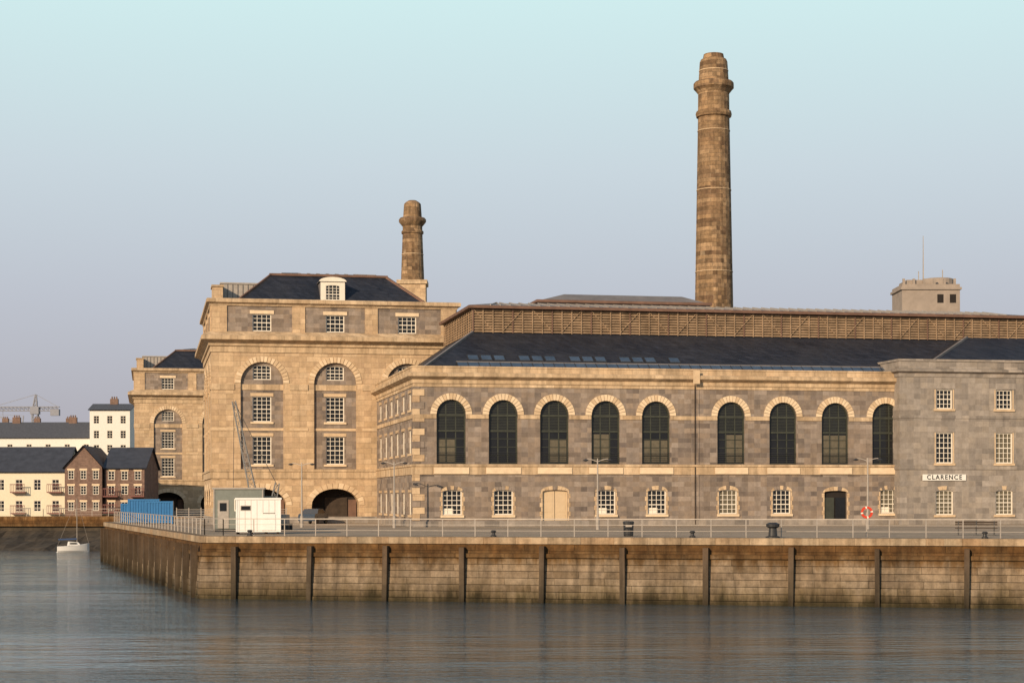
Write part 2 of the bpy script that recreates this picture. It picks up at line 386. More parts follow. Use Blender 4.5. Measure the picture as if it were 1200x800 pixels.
    tr.fbox(frt, 24.15, 24.9, .5, 11.7, .003, .05, RUB)
    tr.fbox(frt, 24.47, 24.55, .1, 12.3, .06, .14, TIMBD)
    tr.fbox(frt, 24.2, 24.8, 12.2, 13.35, .56, .6, TRIM2)
    wl.box(.4, L, DP-.2, DP, 0, 12.0, RUB); wl.box(46, L, .4, .6, 0, 12.0, RUB)
    tr.sweep_rect(0,L,0,DP,[(0,4.4),(.08,4.4),(.08,5.05),(.16,5.08),(.16,5.25),(0,5.28)],TRIM)
    tr.sweep_rect(0,L,0,DP,[(0,11.75),(.06,11.75),(.06,12.0),(.12,12.05),(.12,12.35),(.3,12.45),(.55,12.6),(.55,12.85),(.45,12.92),(.15,12.97),(.15,13.35),(.2,13.36),(.2,13.5),(-.45,13.5),(-.45,12.9)],TRIM)
    wl.sweep_rect(0,L,0,DP,[(0,0),(.12,0),(.12,.45),(0,.5)],GREY)
    wl.build('walls', root); tr.build('stone_dressings', root); fr.build('window_frames', root); gl.build('window_glazing', root)
    rf = MB(); z1, z2 = 12.95, 17.1
    a = [(.4,.4),(L-.4,.4),(L-.4,DP-.4),(.4,DP-.4)]; b = [(6.5,8.0),(L-6,8.0),(L-6,DP-1),(6.5,DP-1)]
    rf.add([(x,y,z1) for x,y in a]+[(x,y,z2) for x,y in b], [(i,(i+1)%4,4+(i+1)%4,4+i) for i in range(4)], SLATE)
    rf.beam((a[0][0],a[0][1],z1+.06),(b[0][0],b[0][1],z2+.06),.2,LEAD)
    def rp(u, t, off):
        return Vector((u, .4+7.6*t, z1+4.15*t+off))
    def patch(u0,u1,t0,t1,off,m):
        q = [rp(u0,t0,off),rp(u1,t0,off),rp(u1,t1,off),rp(u0,t1,off)]; q2 = [p-Vector((0,0,off-.01)) for p in q]
        rf.add(q+q2,[(0,1,2,3),(0,1,5,4),(1,2,6,5),(2,3,7,6),(3,0,4,7)],m)
    u = 5.2; k = 0
    SKY = plain('rooflight_glass', (0.05,0.075,0.115), 0.15, 0.35, scale=.5, spec=0.6)
    while u < 24:
        patch(u-.08, u+.93, .30, .43, .05, IRON); patch(u, u+.85, .315, .41, .08, SKY); u += 2.2 if k%3 == 2 else 1.15; k += 1
    patch(4.0, 60, .05, .24, .07, SKY)
    for k in range(60): patch(4.0+k*.94, 4.05+k*.94, .05, .24, .10, IRON)
    patch(4.0, 60, .24, .255, .11, LEAD)
    u0,u1,v0,v1 = 6.5,60,8.0,DP-1
    rf.box(u0+.15,u1,v0+.15,v1,17.0,19.3,TIMBD)
    for k in range(9):
        z = 17.2+k*.235; rf.sweep_rect(u0,u1,v0,v1,[(0-.05,z),(.06,z-.04),(.06,z+.05),(-.05,z+.13)],TIMB)
    x = u0
    k = 0
    while x < u1:
        rf.box(x-.05,x+.05,v0-.12,v0-.055,17.1,19.3,TIMB if k%4 else LEADR)
        if k%3 == 0 and x+1.8 < u1: rf.beam((x,v0-.1,17.3 if k%2 else 19.2),(x+1.8,v0-.1,19.2 if k%2 else 17.3),.06,TIMB)
        x += .9; k += 1
    y = v0
    while y < v1: rf.box(u0-.12,u0-.055,y-.05,y+.05,17.1,19.3,TIMB); y += .9
    rf.sweep_rect(u0,u1,v0,v1,[(-.1,19.22),(.45,19.25),(.45,19.5)],LEADR)
    c = [(u0-.45,v0-.45),(u1+.45,v0-.45),(u1+.45,v1+.45),(u0-.45,v1+.45)]; d = [(9.5,12.5),(57,12.5),(57,20),(9.5,20)]
    rf.add([(x,y,19.5) for x,y in c]+[(x,y,20.25) for x,y in d],[(i,(i+1)%4,4+(i+1)%4,4+i) for i in range(4)]+[(4,5,6,7)],LEAD)
    x = 8.0
    while x < 58: rf.beam((x,v0-.4,19.55),(max(x,9.5),12.5,20.3),.09,STEEL); x += .9
    c = [(13.5,12.8),(30,12.8),(30,19.5),(13.5,19.5)]; d = [(16.5,15.2),(28,15.2),(28,17.5),(16.5,17.5)]
    rf.add([(x,y,20.2) for x,y in c]+[(x,y,20.6) for x,y in c]+[(x,y,21.5) for x,y in d],[(i,(i+1)%4,4+(i+1)%4,4+i) for i in range(4)]+[(4+i,4+(i+1)%4,8+(i+1)%4,8+i) for i in range(4)]+[(8,9,10,11)],LEAD)
    rf.sweep_rect(13.5,30,12.8,19.5,[(0,20.4),(.2,20.45),(.2,20.68),(0,20.71)],LEADR)
    rf.build('roof_and_clerestory', root)
bakery()

# ------------------------------------------------------------------ Clarence block
def clarence():
    root = empty('clarence_storehouse', site(42.9,-1.2), TH)
    L, DP = 27.0, 22.0
    wl, tr, fr, gl = MB(), MB(), MB(), MB()
    frt = F((0,0,0),(1,0,0),(0,-1,0))
    cs = [4.2, 9.9, 15.6, 21.3]
    hs = []
    for c in cs: hs += [ah(c,.85,1.65,2.85,.2), rh(c,5.4,1.6,8.1), rh(c,10.2,1.5,11.9)]
    wl.wall(frt, 0, L, 0, 14.0, hs, 0, .22, GREY)
    wl.box(0,.002,0,DP,0,14.0,GREY)
    for c in cs:
        window(fr, gl, frt, c, .85, 1.65, 2.85, .2, 4, 6, -.18, WHITE, gm=BLIND)
        window(fr, gl, frt, c, 5.4, 1.6, 8.1, 0, 4, 6, -.18, WHITE, gm=BLIND if c == 9.9 else None)
        window(fr, gl, frt, c, 10.2, 1.5, 11.9, 0, 4, 4, -.18, WHITE)
        tr.ring(frt, c, 2.85, .83, .2, 1.1, .55, -.03, .03, 7, [TRIM2, GREY, GREY])
        for z0, z1 in ((5.4,8.1),(10.2,11.9)):
            tr.fbox(frt, c-1.0, c+1.0, z0-.2, z0-.01, .003, .11, TRIM2)
            tr.fbox(frt, c-1.0, c+1.0, z1+.01, z1+.22, .003, .025, GREY)
            tr.fbox(frt, c-.92, c-.81, z0, z1, .003, .02, TRIM2); tr.fbox(frt, c+.81, c+.92, z0, z1, .003, .02, TRIM2)
        tr.fbox(frt, c-1.0, c+1.0, .65, .84, .003, .11, TRIM2)
    tr.sweep_rect(0,L,0,DP,[(0,4.85),(.07,4.85),(.07,5.15),(0,5.18)],GREY)
    tr.sweep_rect(0,L,0,DP,[(0,9.35),(.05,9.35),(.05,9.6),(0,9.62)],GREY)
    tr.sweep_rect(0,L,0,DP,[(0,13.0),(.06,13.0),(.10,13.3),(.4,13.45),(.4,13.65),(.1,13.75),(.1,14.35),(.18,14.36),(.18,14.55),(-.5,14.55),(-.5,14.0)],GREY)
    wl.sweep_rect(0,L,0,DP,[(0,0),(.12,0),(.12,.5),(0,.55)],GREY)
    wl.build('walls', root); tr.build('stone_dressings', root); fr.build('window_frames', root); gl.build('window_glazing', root)
    rf = MB(); a = [(3.2,1.4),(L-3.2,1.4),(L-3.2,DP-.6),(3.2,DP-.6)]; b = [(10,7.5),(L-8,7.5),(L-8,DP-8),(10,DP-8)]
    rf.add([(.4,.4,14.05),(L-.4,.4,14.05),(L-.4,DP-.4,14.05),(.4,DP-.4,14.05)],[(0,1,2,3)],LEAD)
    rf.add([(x,y,14.1) for x,y in a]+[(x,y,17.2) for x,y in b],[(i,(i+1)%4,4+(i+1)%4,4+i) for i in range(4)]+[(4,5,6,7)],SLATE)
    for p,q in zip(a,b): rf.beam((p[0],p[1],14.15),(q[0],q[1],17.25),.2,LEAD)
    rf.build('slate_roof', root)
    sg = MB(); sg.fbox(F((0,0,0),(1,0,0),(0,-1,0)), -2.05, 2.05, -.27, .27, 0, .06, plain('sign_white',(0.75,0.73,0.68),.5,.03))
    so = sg.build('clarence_name_sign', None, site(42.9+4.15, -1.2-.05, 4.15)); so.rotation_euler = (0,0,TH)
    cu = bpy.data.curves.new('lettering','FONT'); cu.body = 'CLARENCE'; cu.size = .56; cu.align_x = 'CENTER'; cu.align_y = 'CENTER'; cu.extrude = .006; cu.offset = .012; cu.space_character = 1.28
    cu.materials.append(IRON)
    t = bpy.data.objects.new('lettering', cu); COL.objects.link(t); t.parent = so; t.rotation_euler = (math.pi/2,0,0); t.location = (0,-.07,0)
clarence()

# ------------------------------------------------------------------ chimneys
def chimney(loc, prof, bands, ped=None):
    mb = MB(); mb.lathe((0,0,0), prof, 20, CHM)
    for r, z, h in bands: mb.lathe((0,0,0), [(r-.1,z),(r+.05,z),(r+.05,z+h),(r-.1,z+h)], 20, TRIM2)
    if ped: mb.box(-ped[0],ped[0],-ped[0],ped[0],0,ped[1],ASH); mb.sweep_rect(-ped[0],ped[0],-ped[0],ped[0],[(0,ped[1]-.6),(.2,ped[1]-.5),(.2,ped[1]),(0,ped[1]+.02)],TRIM)
    mb.build('stone_chimney_stack', None, loc)
def rad(prof, z):
    for (r0,z0),(r1,z1) in zip(prof, prof[1:]):
        if z0 <= z <= z1 and z1 > z0: return r0+(r1-r0)*(z-z0)/(z1-z0)
pr = [(2.5,0),(2.12,24.8),(1.76,44.7),(1.95,44.8),(2.02,45.1),(1.95,45.4),(1.76,45.5),(1.74,47.4),(2.05,47.8),(2.25,48.0),(2.25,48.5),(2.1,48.7),(1.68,48.8),(1.55,50.9),(1.42,51.2),(1.2,51.25),(1.1,51.8),(.5,51.95)]
chimney((22.6,200,0), pr, [(rad(pr,z),z,.07) for z in (27.5,36.6,43.2)]+[(1.6,49.9,.08)])
pr2 = [(1.62,0),(1.5,30.1),(1.28,36.2),(1.42,36.3),(1.42,36.6),(1.27,36.7),(1.26,37.2),(1.6,37.6),(1.75,37.8),(1.75,38.1),(1.6,38.3),(1.2,38.4),(1.08,40.1),(.9,40.3),(.5,40.55)]
chimney((-12.7,230,0), pr2, [(rad(pr2,z),z,.08) for z in (33.6,)], (1.75,30.2))

mb = MB(); CONC = plain('concrete', (0.30,0.25,0.21), .9, .14, scale=.8)
mb.box(-3.7,3.7,-3,3,0,29.6,CONC); mb.box(-3.9,3.9,-3.2,3.2,28.9,29.2,CONC); mb.lathe((1.6,0,29.6),[(2.0,0),(2.0,.9),(1.8,1.0)],18,CONC)
mb.box(-3.0,-.8,-2.6,2.0,29.6,30.2,CONC)
for k in range(6): mb.box(-3.6+k*1.3,-3.3+k*1.3,-2.98,-2.7,29.6,30.3,CONC)
mb.beam((-.3,0,29.5),(-.3,0,36.2),.16,STEEL,.06); mb.beam((-.9,0,30),(-.9,0,31.6),.1,STEEL); mb.beam((2.2,0,30.5),(2.2,0,31.8),.1,STEEL)
for k in (1.2,2.8): mb.box(k-.4,k+.4,-3.02,-2.98,27.2,28.3,DARK)
mb.build('concrete_tower', None, (53.6,232,0))

# ------------------------------------------------------------------ ground, quay, water
P0 = Vector((-20.05,116,0)); QD = Vector((.970,-.2425,0))
path = [P0+QD*380, P0, Vector((-42.5,187,0)), Vector((-39,226,0))]
shore = [(-46,231),(-58,234),(-75,236),(-110,240),(-200,262),(-900,400)]
def tess(pts, z, m, name):
    t = tessellate_polygon([[Vector((p[0],p[1],0)) for p in pts]])
    mb = MB(); mb.add([(p[0],p[1],z) for p in pts], [tuple(x) for x in t], m); return mb.build(name)
tess([(p.x,p.y) for p in path]+shore+[(-3500,900),(-3500,5000),(4000,5000),(4000,20)], -.01, plain('earth_ground',(0.22,0.18,0.13),.95,.2,scale=.2), 'ground')
inn = Vector((.2425,.970,0))
tess([(P0+QD*150+inn*.5)[:2],(P0+inn*.5+Vector((.35,0,0)))[:2],(-41.9,187),(-38,225),(-20,262),(140,290)], .0, PAVE, 'quay_pavement')
mb = MB()
def sweep(mb, pts, prof, m, mfun=None):
    ns = []
    for i, p in enumerate(pts):
        ds = []
        if i > 0: ds.append((pts[i]-pts[i-1]).normalized())
        if i < len(pts)-1: ds.append((pts[i+1]-pts[i]).normalized())
        nn = [Vector((-d.y, d.x, 0)) for d in ds]
        if len(nn) == 2:
            b = (nn[0]+nn[1]).normalized(); n = b/max(.3,b.dot(nn[0]))
        else: n = nn[0]
        ns.append(n)
    vs = []
    for o, z in prof:
        for p, n in zip(pts, ns): vs.append((p.x+n.x*o, p.y+n.y*o, z))
    k = len(pts)
    for i in range(len(prof)-1):
        mm = mfun(i) if mfun else m
        mb.add([vs[i*k+j] for j in range(k)]+[vs[(i+1)*k+j] for j in range(k)], [(j,j+1,k+j+1,k+j) for j in range(k-1)], mm)
    return ns
sgn = -1 if Vector((-(path[1]-path[0]).y,(path[1]-path[0]).x,0)).y > 0 else 1
prof = [(-.6,.0),(.10,.0),(.14,-.04),(.14,-.42),(.02,-.45)]
z = -.45; o = .02
while z > -1.0: prof += [(o,z-.25)]; z -= .25
prof += [(.02,-1.0),(.22,-1.02),(.22,-1.28),(.1,-1.32)]
z = -1.26
while z > -4.9:
    o = .1+(-z-1.3)*.10+random.uniform(-.01,.01); prof += [(o,z-.02),(o+.012,z-.40),(o-.02,z-.42)]; z -= .42
prof = [(sgn*o, z) for o, z in prof]
COPE = stone('quay_coping', (0.42,0.32,0.215), (0.48,0.37,0.25), (0.34,0.20,0.10), (0.2,0.15,0.1), 1.5, 1.0, .014, streak=.5, blotch=.7)
sweep(mb, path, prof, QUAY, lambda i: COPE if i < 4 else QUAY)
t = 2.4
PILE = stone('fender_timber', (0.11,0.085,0.065), (0.15,0.115,0.09), (0.09,0.065,0.045), (0.07,0.05,0.04), 3, 3, .001, streak=.5, patch=.3,
   zstain=(-4.2,0.2,[(0,(.3,.3,.22)),(.2,(.7,.7,.6)),(.6,(1.0,.95,.85)),(1,(.9,.7,.5))]))
out = -inn
while t < 250:
    c = P0+QD*t+out*(.62+random.uniform(-.03,.03)); w = .15+random.uniform(-.02,.02); zz1 = -.62+random.uniform(-.08,.08); tl = random.uniform(-.05,.05)
    q = [c+QD*(-w)+out*(-.45), c+QD*w+out*(-.45), c+QD*w, c+QD*(-w)]
    mb.add([(p.x,p.y,-5)  for p in q]+[(p.x-out.x*.12+tl,p.y-out.y*.12,zz1) for p in q], [(0,1,5,4),(1,2,6,5),(2,3,7,6),(3,0,4,7),(4,5,6,7)], PILE)
    t += 5.06
sd = (path[2]-path[1]).normalized(); so_ = Vector((-sd.y, sd.x, 0)); so_ = so_ if so_.x < 0 else -so_
t = 1.2
while t < 74:
    c = path[1]+sd*t+so_*.6; w = .16
    q = [c-sd*w-so_*.45, c+sd*w-so_*.45, c+sd*w, c-sd*w]
    mb.add([(p.x,p.y,-5) for p in q]+[(p.x,p.y,-.62) for p in q], [(0,1,5,4),(1,2,6,5),(2,3,7,6),(3,0,4,7),(4,5,6,7)], PILE)
    t += 4.2
mb.build('quay_wall')

# far shore: low dark weed-covered foreshore below a wall
mb = MB(); ROCK = plain('shore_rock', (0.022,0.019,0.015), .95, .5, scale=.6, c2=(0.075,0.058,0.040))
sp = [(-39,224)]+shore[:4]+[(-200,262),(-420,304)]
prof_s = [(.3,0),(.1,-.9),(-.3,-1.7),(-2.5,-2.4),(-5,-2.9),(-8,-3.4),(-11,-3.9),(-13,-4.4)]
pts = []
for (x0,y0),(x1,y1) in zip(sp, sp[1:]):
    n = max(2,int(math.hypot(x1-x0,y1-y0)/.8))
    for i in range(n): pts.append((x0+(x1-x0)*i/n, y0+(y1-y0)*i/n))
vs = []; fs = []
rows = len(prof_s)
for j,(dy,dz) in enumerate(prof_s):
    for x,y in pts:
        vs.append((x+random.uniform(-.3,.3)*(j>2), y+dy+random.uniform(-.5,.5)*(j>2), dz+random.uniform(-.22,.22)*(j>2)))
n = len(pts)
for j in range(rows-1):
    for i in range(n-1): fs.append((j*n+i,j*n+i+1,(j+1)*n+i+1,(j+1)*n+i))
mb.add(vs, fs, ROCK)
mb.build('foreshore')
mb = MB(); rp_ = [Vector((x,y+.4,0)) for x,y in sp]
for p,q in zip(rp_, rp_[1:]):
    mb.beam(p+Vector((0,-.3,-.5)), q+Vector((0,-.3,-.5)), 1.3, QUAY)
mb.build('shore_wall')

# water
m, nt, b = newmat('harbour_water')
tc = N(nt,'ShaderNodeTexCoord')
b.inputs['Base Color'].default_value = (0.045,0.066,0.080,1); b.inputs['Roughness'].default_value = .09; b.inputs['IOR'].default_value = 1.33
n1 = noise(nt, tc.outputs['Object'], 1.3, 4, .6, (.5,1.25,1)); n2 = noise(nt, tc.outputs['Object'], .2, 3, .5, (.35,1.3,1)); n3 = noise(nt, tc.outputs['Object'], .04, 4, .6, (.3,1.8,1))
st = ramp(nt, n3, [(.38,.35),(.60,1.0)])
ml = N(nt,'ShaderNodeMath',operation='MULTIPLY'); nt.links.new(n1, ml.inputs[0]); nt.links.new(st, ml.inputs[1])
ad = N(nt,'ShaderNodeMath',operation='MULTIPLY_ADD'); ad.inputs[1].default_value = 1.1; nt.links.new(n2, ad.inputs[0]); nt.links.new(ml.outputs[0], ad.inputs[2])
bp = N(nt,'ShaderNodeBump'); bp.inputs['Strength'].default_value = 1.0; bp.inputs['Distance'].default_value = .23
nt.links.new(ad.outputs[0], bp.inputs['Height']); nt.links.new(bp.outputs[0], b.inputs['Normal'])
mb = MB(); mb.add([(-3500,-1500,-4.03),(3500,-1500,-4.03),(3500,900,-4.03),(-3500,900,-4.03)],[(0,1,2,3)],m); mb.build('water')

# ------------------------------------------------------------------ railings
def railing(pts, name, h=1.1, step=1.9, nr=4):
    mb = MB()
    for p,q in zip(pts,pts[1:]):
        L = (q-p).length; n = max(1,int(L/step)); d = (q-p)/n
        for i in range(n+1):
            c = p+d*i; mb.beam(c, c+Vector((0,0,h)), .06, STEEL)
        for k in range(nr):
            z = h*(k+1)/nr; w = .055 if k == nr-1 else .022
            mb.beam(p+Vector((0,0,z)), q+Vector((0,0,z)), w, STEEL)
    return mb.build(name)
railing([P0+QD*150+inn*1.3, P0+QD*.9+inn*1.3, P0+Vector((-.2,0,0))+sd*4+Vector((.9,0,0)), path[2]+Vector((1.0,0,0))], 'quay_railing', 1.1, 2.1, 3)
railing([Vector((-120,243,0)),Vector((-62,237,0)),Vector((-46,233,0))], 'shore_railing', 1.1, 2.2, 3)

def lamp(x, y, h=5.4):
    mb = MB(); mb.lathe((0,0,0),[(.14,0),(.14,.9),(.08,1.0),(.05,h-.2),(.04,h)],10,STEEL)
    for s_ in (-1,1):
        p = Vector((0,0,h-.25)); 
        for k in range(5):
            q = Vector((s_*.16*(k+1),0,h-.25+.22*math.sin((k+1)/5*math.pi/2))); mb.beam(p,q,.05,STEEL); p = q
        mb.lathe((s_*.9,0,h-.16),[(.02,.12),(.2,.05),(.22,0),(.05,-.06)],10,IRON)
    mb.build('lamp_post', None, (x,y,0))
for x,y in ((-17.6,150),(-9.6,146),(6.5,136),(27,136)): lamp(x,y)

def at(px_t, back): return P0+QD*px_t+inn*back
def bin_(p):
    mb = MB(); mb.lathe((0,0,0),[(.27,0),(.3,.05),(.33,.8),(.36,.82),(.36,.9),(.3,.95)],14,IRON); mb.box(-.2,.2,-.37,-.33,.6,.72,STEEL); mb.build('litter_bin',None,p)
bin_(at(27.4,3.2))
def bollard(p, s_=1.0):
    mb = MB(); mb.lathe((0,0,0),[(.38*s_,0),(.38*s_,.08),(.24*s_,.12),(.2*s_,.5*s_),(.34*s_,.58*s_),(.36*s_,.72*s_),(.2*s_,.8*s_)],14,IRON); mb.build('mooring_bollard',None,p)
bollard(at(36.7,.35),1.15)
for t in (19.3,31.8,3.0,49): bollard(at(t,.7),.5)
mb = MB()
for k in range(3): mb.box(-1.3,1.3,-.2+k*.15,-.08+k*.15,.43,.48,TIMBD)
for k in range(2): mb.box(-1.3,1.3,.27,.31,.6+k*.16,.72+k*.16,TIMBD)
for x in (-1.1,0,1.1): mb.box(x-.04,x+.04,-.18,.25,0,.43,IRON); mb.box(x-.03,x+.03,.22,.27,.43,.9,IRON)
o = mb.build('park_bench',None,(29.4,113.5,0)); o.rotation_euler = (0,0,-.245)
mb = MB(); RED = plain('lifebuoy_red',(0.6,0.05,0.02),.5,.1)
mb.beam((0,0,0),(0,0,1.5),.08,STEEL)
for i in range(20):
    t0 = 2*math.pi*i/20; t1 = 2*math.pi*(i+1)/20
    mb.beam((.3*math.cos(t0),-.1,1.5+.3*math.sin(t0)),(.3*math.cos(t1),-.1,1.5+.3*math.sin(t1)),.13,WHITE if i%5==0 else RED)
mb.build('lifebuoy_stand',None,(21.6,109.2,0))

# ------------------------------------------------------------------ cabins, derrick, containers
CW = plain('cabin_white',(0.76,0.75,0.72),.5,.05); CG = plain('cabin_grey_green',(0.17,0.185,0.165),.6,.1)
mb = MB(); 
mb.box(-1.5,1.5,0,2.4,.15,2.35,CW); mb.box(-1.56,1.56,-.06,2.46,2.35,2.47,CW)
for x in (-1.4,-.5,.5,1.3): mb.box(x-.08,x+.08,.2,2.2,0,.15,TIMBD)
mb.box(-1.51,-1.42,-.03,-.003,.15,2.33,CW); mb.box(1.42,1.51,-.03,-.003,.15,2.33,CW)
mb.box(.25,1.15,-.035,-.003,.25,1.35,CW); mb.box(.3,1.1,-.045,-.036,1.4,1.46,STEEL); mb.box(-1.2,-.5,-.02,-.003,1.6,1.95,STEEL); mb.box(-1.15,-.55,-.03,-.021,1.65,1.9,GLASS)
for k in range(7): mb.box(-1.3+k*.4,-1.28+k*.4,-.01,-.002,.2,2.3,STEEL)
o = mb.build('white_portable_cabin',None,(-17.2,121.5,0)); o.rotation_euler = (0,0,.12)
mb = MB()
mb.box(-1.8,1.8,0,2.6,.2,3.1,CG); mb.box(-1.9,1.9,-.1,2.7,3.1,3.22,STEEL); mb.box(-1.7,1.7,.1,2.4,0,.2,IRON)
mb.box(-1.5,-.7,-.04,-.003,.25,2.3,STEEL); mb.box(-.3,1.4,-.03,-.003,1.5,2.4,WHITE); mb.box(-.22,.5,-.04,-.031,1.58,2.32,GLASS); mb.box(.6,1.32,-.04,-.031,1.58,2.32,GLASS)
mb.box(-1.35,-.85,-.05,-.041,1.5,2.1,GLASS)
for x in (-1.8,1.72): mb.box(x,x+.08,-.05,-.002,.2,3.1,STEEL)
o = mb.build('grey_site_cabin',None,(-20.0,131,0)); o.rotation_euler = (0,0,.10)
mb = MB()
def lattice(mb, p, q, w0, w1, n, m, t=.05):
    p = Vector(p); q = Vector(q); d = (q-p).normalized(); r = d.cross(Vector((0,1,0))).normalized(); u = Vector((0,1,0))
    def c(k, i):
        f_ = k/n; w = w0+(w1-w0)*f_; s_ = ((-1,-1),(1,-1),(1,1),(-1,1))[i]
        return p+(q-p)*f_+r*s_[0]*w/2+u*s_[1]*w/2
    for i in range(4): mb.beam(c(0,i),c(n,i),t,m)
    for k in range(n):
        for i in range(4):
            j = (i+1)%4; mb.beam(c(k,i),c(k+1,j),t*.6,m); mb.beam(c(k,i),c(k,j),t*.6,m)
DCR = plain('derrick_grey',(0.17,0.17,0.17),.6,.15)
lattice(mb,(.9,0,1.2),(-.9,0,9.8),.55,.26,13,DCR,.05)
mb.beam((-.9,0,9.8),(2.4,0,3.4),.04,IRON); mb.beam((-.9,.1,9.8),(-.95,.1,3.2),.035,IRON); mb.beam((-.95,.1,3.2),(-.95,.1,2.8),.16,IRON)
lattice(mb,(1.9,0,1.2),(2.4,0,3.6),.5,.3,4,DCR,.05)
mb.box(.2,3.2,-1,1,.5,1.2,STEEL); mb.box(.5,2.2,-.9,.9,1.2,2.6,CG); mb.box(0,3.4,-1.2,-.8,0,.5,IRON); mb.box(0,3.4,.8,1.2,0,.5,IRON)
mb.build('lattice_derrick_crane',None,(-20.2,136,0))
BLUE = plain('container_blue',(0.03,0.16,0.38),.5,.12)
def container(x,y,l,h,rz,m=BLUE,name='blue_shipping_container'):
    mb = MB(); mb.box(-l/2,l/2,0,2.3,.12,h,m)
    k = -l/2+.1
    while k < l/2-.1: mb.box(k,k+.12,-.05,-.002,.25,h-.12,m); k += .26
    for x0 in (-l/2-.03,l/2-.09): mb.box(x0,x0+.12,-.08,2.35,0,h+.04,m)
    mb.box(-l/2,l/2,-.07,-.003,h-.12,h+.03,m); mb.box(-l/2,l/2,-.07,-.003,.1,.24,m)
    o = mb.build(name,None,(x,y,0)); o.rotation_euler = (0,0,rz)
container(-36.4,177,3.0,2.35,.15); container(-33.9,172,2.6,2.15,.15); container(-38.6,182,2.2,1.9,.15)
mb = MB()
for k in range(10):
    mb.box(k*1.1-.05,k*1.1+.02,-.02,.06,0,1.6,STEEL)
    if k < 9:
        for j in range(7): mb.box(k*1.1+.02,k*1.1+1.05,0,.03,.2+j*.2,.24+j*.2,STEEL)
o = mb.build('site_fence',None,(-30.5,163,0)); o.rotation_euler = (0,0,.1)

def car(loc, rz, col):
    mb = MB(); m = plain('car_paint',col,.3,.03,spec=.6)
    sidep = [(-2.0,.3),(-2.05,.75),(-1.85,.95),(-1.2,1.0),(-.6,1.42),(.7,1.45),(1.35,1.05),(1.95,.95),(2.05,.6),(2.0,.3)]
    n = len(sidep)
    vs = [(x,-.82,z) for x,z in sidep]+[(x,.82,z) for x,z in sidep]
    vs = [(x,y*(.85 if z>1.2 else 1),z) for x,y,z in vs]
    mb.add(vs,[tuple(range(n)),tuple(range(n,2*n))]+[(i,(i+1)%n,n+(i+1)%n,n+i) for i in range(n)],m)
    for s_ in (-1,1):
        mb.add([(-1.05,s_*.835,1.0),(1.2,s_*.835,1.02),(.66,s_*.725,1.37),(-.55,s_*.725,1.37)],[(0,1,2,3)],GLASS)
        for x in (-1.25,1.3):
            vs = []
            for yy in (s_*.68,s_*.86):
                for i in range(16): t = 2*math.pi*i/16; vs.append((x+.32*math.cos(t),yy,.32+.32*math.sin(t)))
            mb.add(vs,[tuple(range(16)),tuple(range(16,32))]+[(i,(i+1)%16,16+(i+1)%16,16+i) for i in range(16)],IRON)
    o = mb.build('parked_car',None,loc); o.rotation_euler = (0,0,rz)
car((-18.9,170.5,0),1.35,(.05,.07,.10))

# ------------------------------------------------------------------ far left town
def house(name, loc, rz, W, D, H, R, wallm, roofm, rows, ncol, gable_front=False, frame=WHITE, ww=1.0, wh=1.4, sillm=None, chim=0, balcony=None, roof_over=.3):
    root = empty(name, loc, rz)
    wl, fr, gl = MB(), MB(), MB(); f = F((0,0,0),(1,0,0),(0,-1,0))
    hs = []; cs = [W*(i+.5)/ncol for i in range(ncol)]
    for c in cs:
        for z in rows: hs.append(rh(c,z,ww,z+wh))
    wl.wall(f,0,W,0,H,hs,0,.15,wallm)
    for c in cs:
        for z in rows:
            window(fr,gl,f,c,z,ww,z+wh,0,2,3,-.12,frame,.07,.05)
            if sillm: fr.fbox(f,c-ww/2-.12,c+ww/2+.12,z+wh+.01,z+wh+.25,.003,.04,sillm)
    wl.add([(0,0,0),(0,D,0),(0,D,H),(0,0,H),(W,0,0),(W,D,0),(W,D,H),(W,0,H)],[(0,1,2,3),(4,5,6,7),(1,5,6,2)],wallm)
    rf = MB(); o = roof_over
    if gable_front:
        wl.add([(0,0,H),(W,0,H),(W/2,0,H+R),(0,D,H),(W,D,H),(W/2,D,H+R)],[(0,1,2),(3,4,5)],wallm)
        s = R/(W/2)
        for q in (0,.12):
            rf.add([(-o,-o,H-o*s+q),(W/2,-o,H+R+q),(W/2,D+o,H+R+q),(-o,D+o,H-o*s+q),(W+o,-o,H-o*s+q),(W+o,D+o,H-o*s+q)],[(0,1,2,3),(4,1,2,5)],roofm)
    else:
        wl.add([(0,0,H),(0,D,H),(0,D/2,H+R),(W,0,H),(W,D,H),(W,D/2,H+R)],[(0,1,2),(3,4,5)],wallm)
        s = R/(D/2)
        for q in (0.02,.12):
            rf.add([(-o,-o,H-o*s+q),(W+o,-o,H-o*s+q),(W+o,D/2,H+R+q),(-o,D/2,H+R+q),(W+o,D+o,H-o*s+q),(-o,D+o,H-o*s+q)],[(0,1,2,3),(3,2,4,5)],roofm)
    for i in range(chim):
        x = W*(i+.5)/chim; rf.box(x-.7,x+.7,D/2-.4,D/2+.4,H+R-1.2,H+R+1.0,BRK)
        for k in (-.4,0,.4): rf.lathe((x+k,D/2,H+R+1.0),[(.14,0),(.12,.4)],8,BRK)
    if balcony:
        for c in cs[::2]:
            for z in rows[:2]:
                fr.fbox(f,c-1.0,c+1.0,z-.35,z-.2,.01,1.0,balcony); fr.fbox(f,c-1.0,c+1.0,z+.75,z+.85,.9,1.0,balcony)
                for k in range(9): fr.fbox(f,c-1.0+k*.24,c-.95+k*.24,z-.2,z+.75,.92,.97,balcony)
    wl.build('walls',root); fr.build('window_frames',root); gl.build('window_glazing',root); rf.build('roof',root)
    return root
BRK = stone('red_brick',(0.19,0.115,0.09),(0.26,0.16,0.125),(0.24,0.165,0.13),(0.26,0.21,0.18),.45,.15,.01)  # town colours from here lightened and muted, distance haze put into the colour
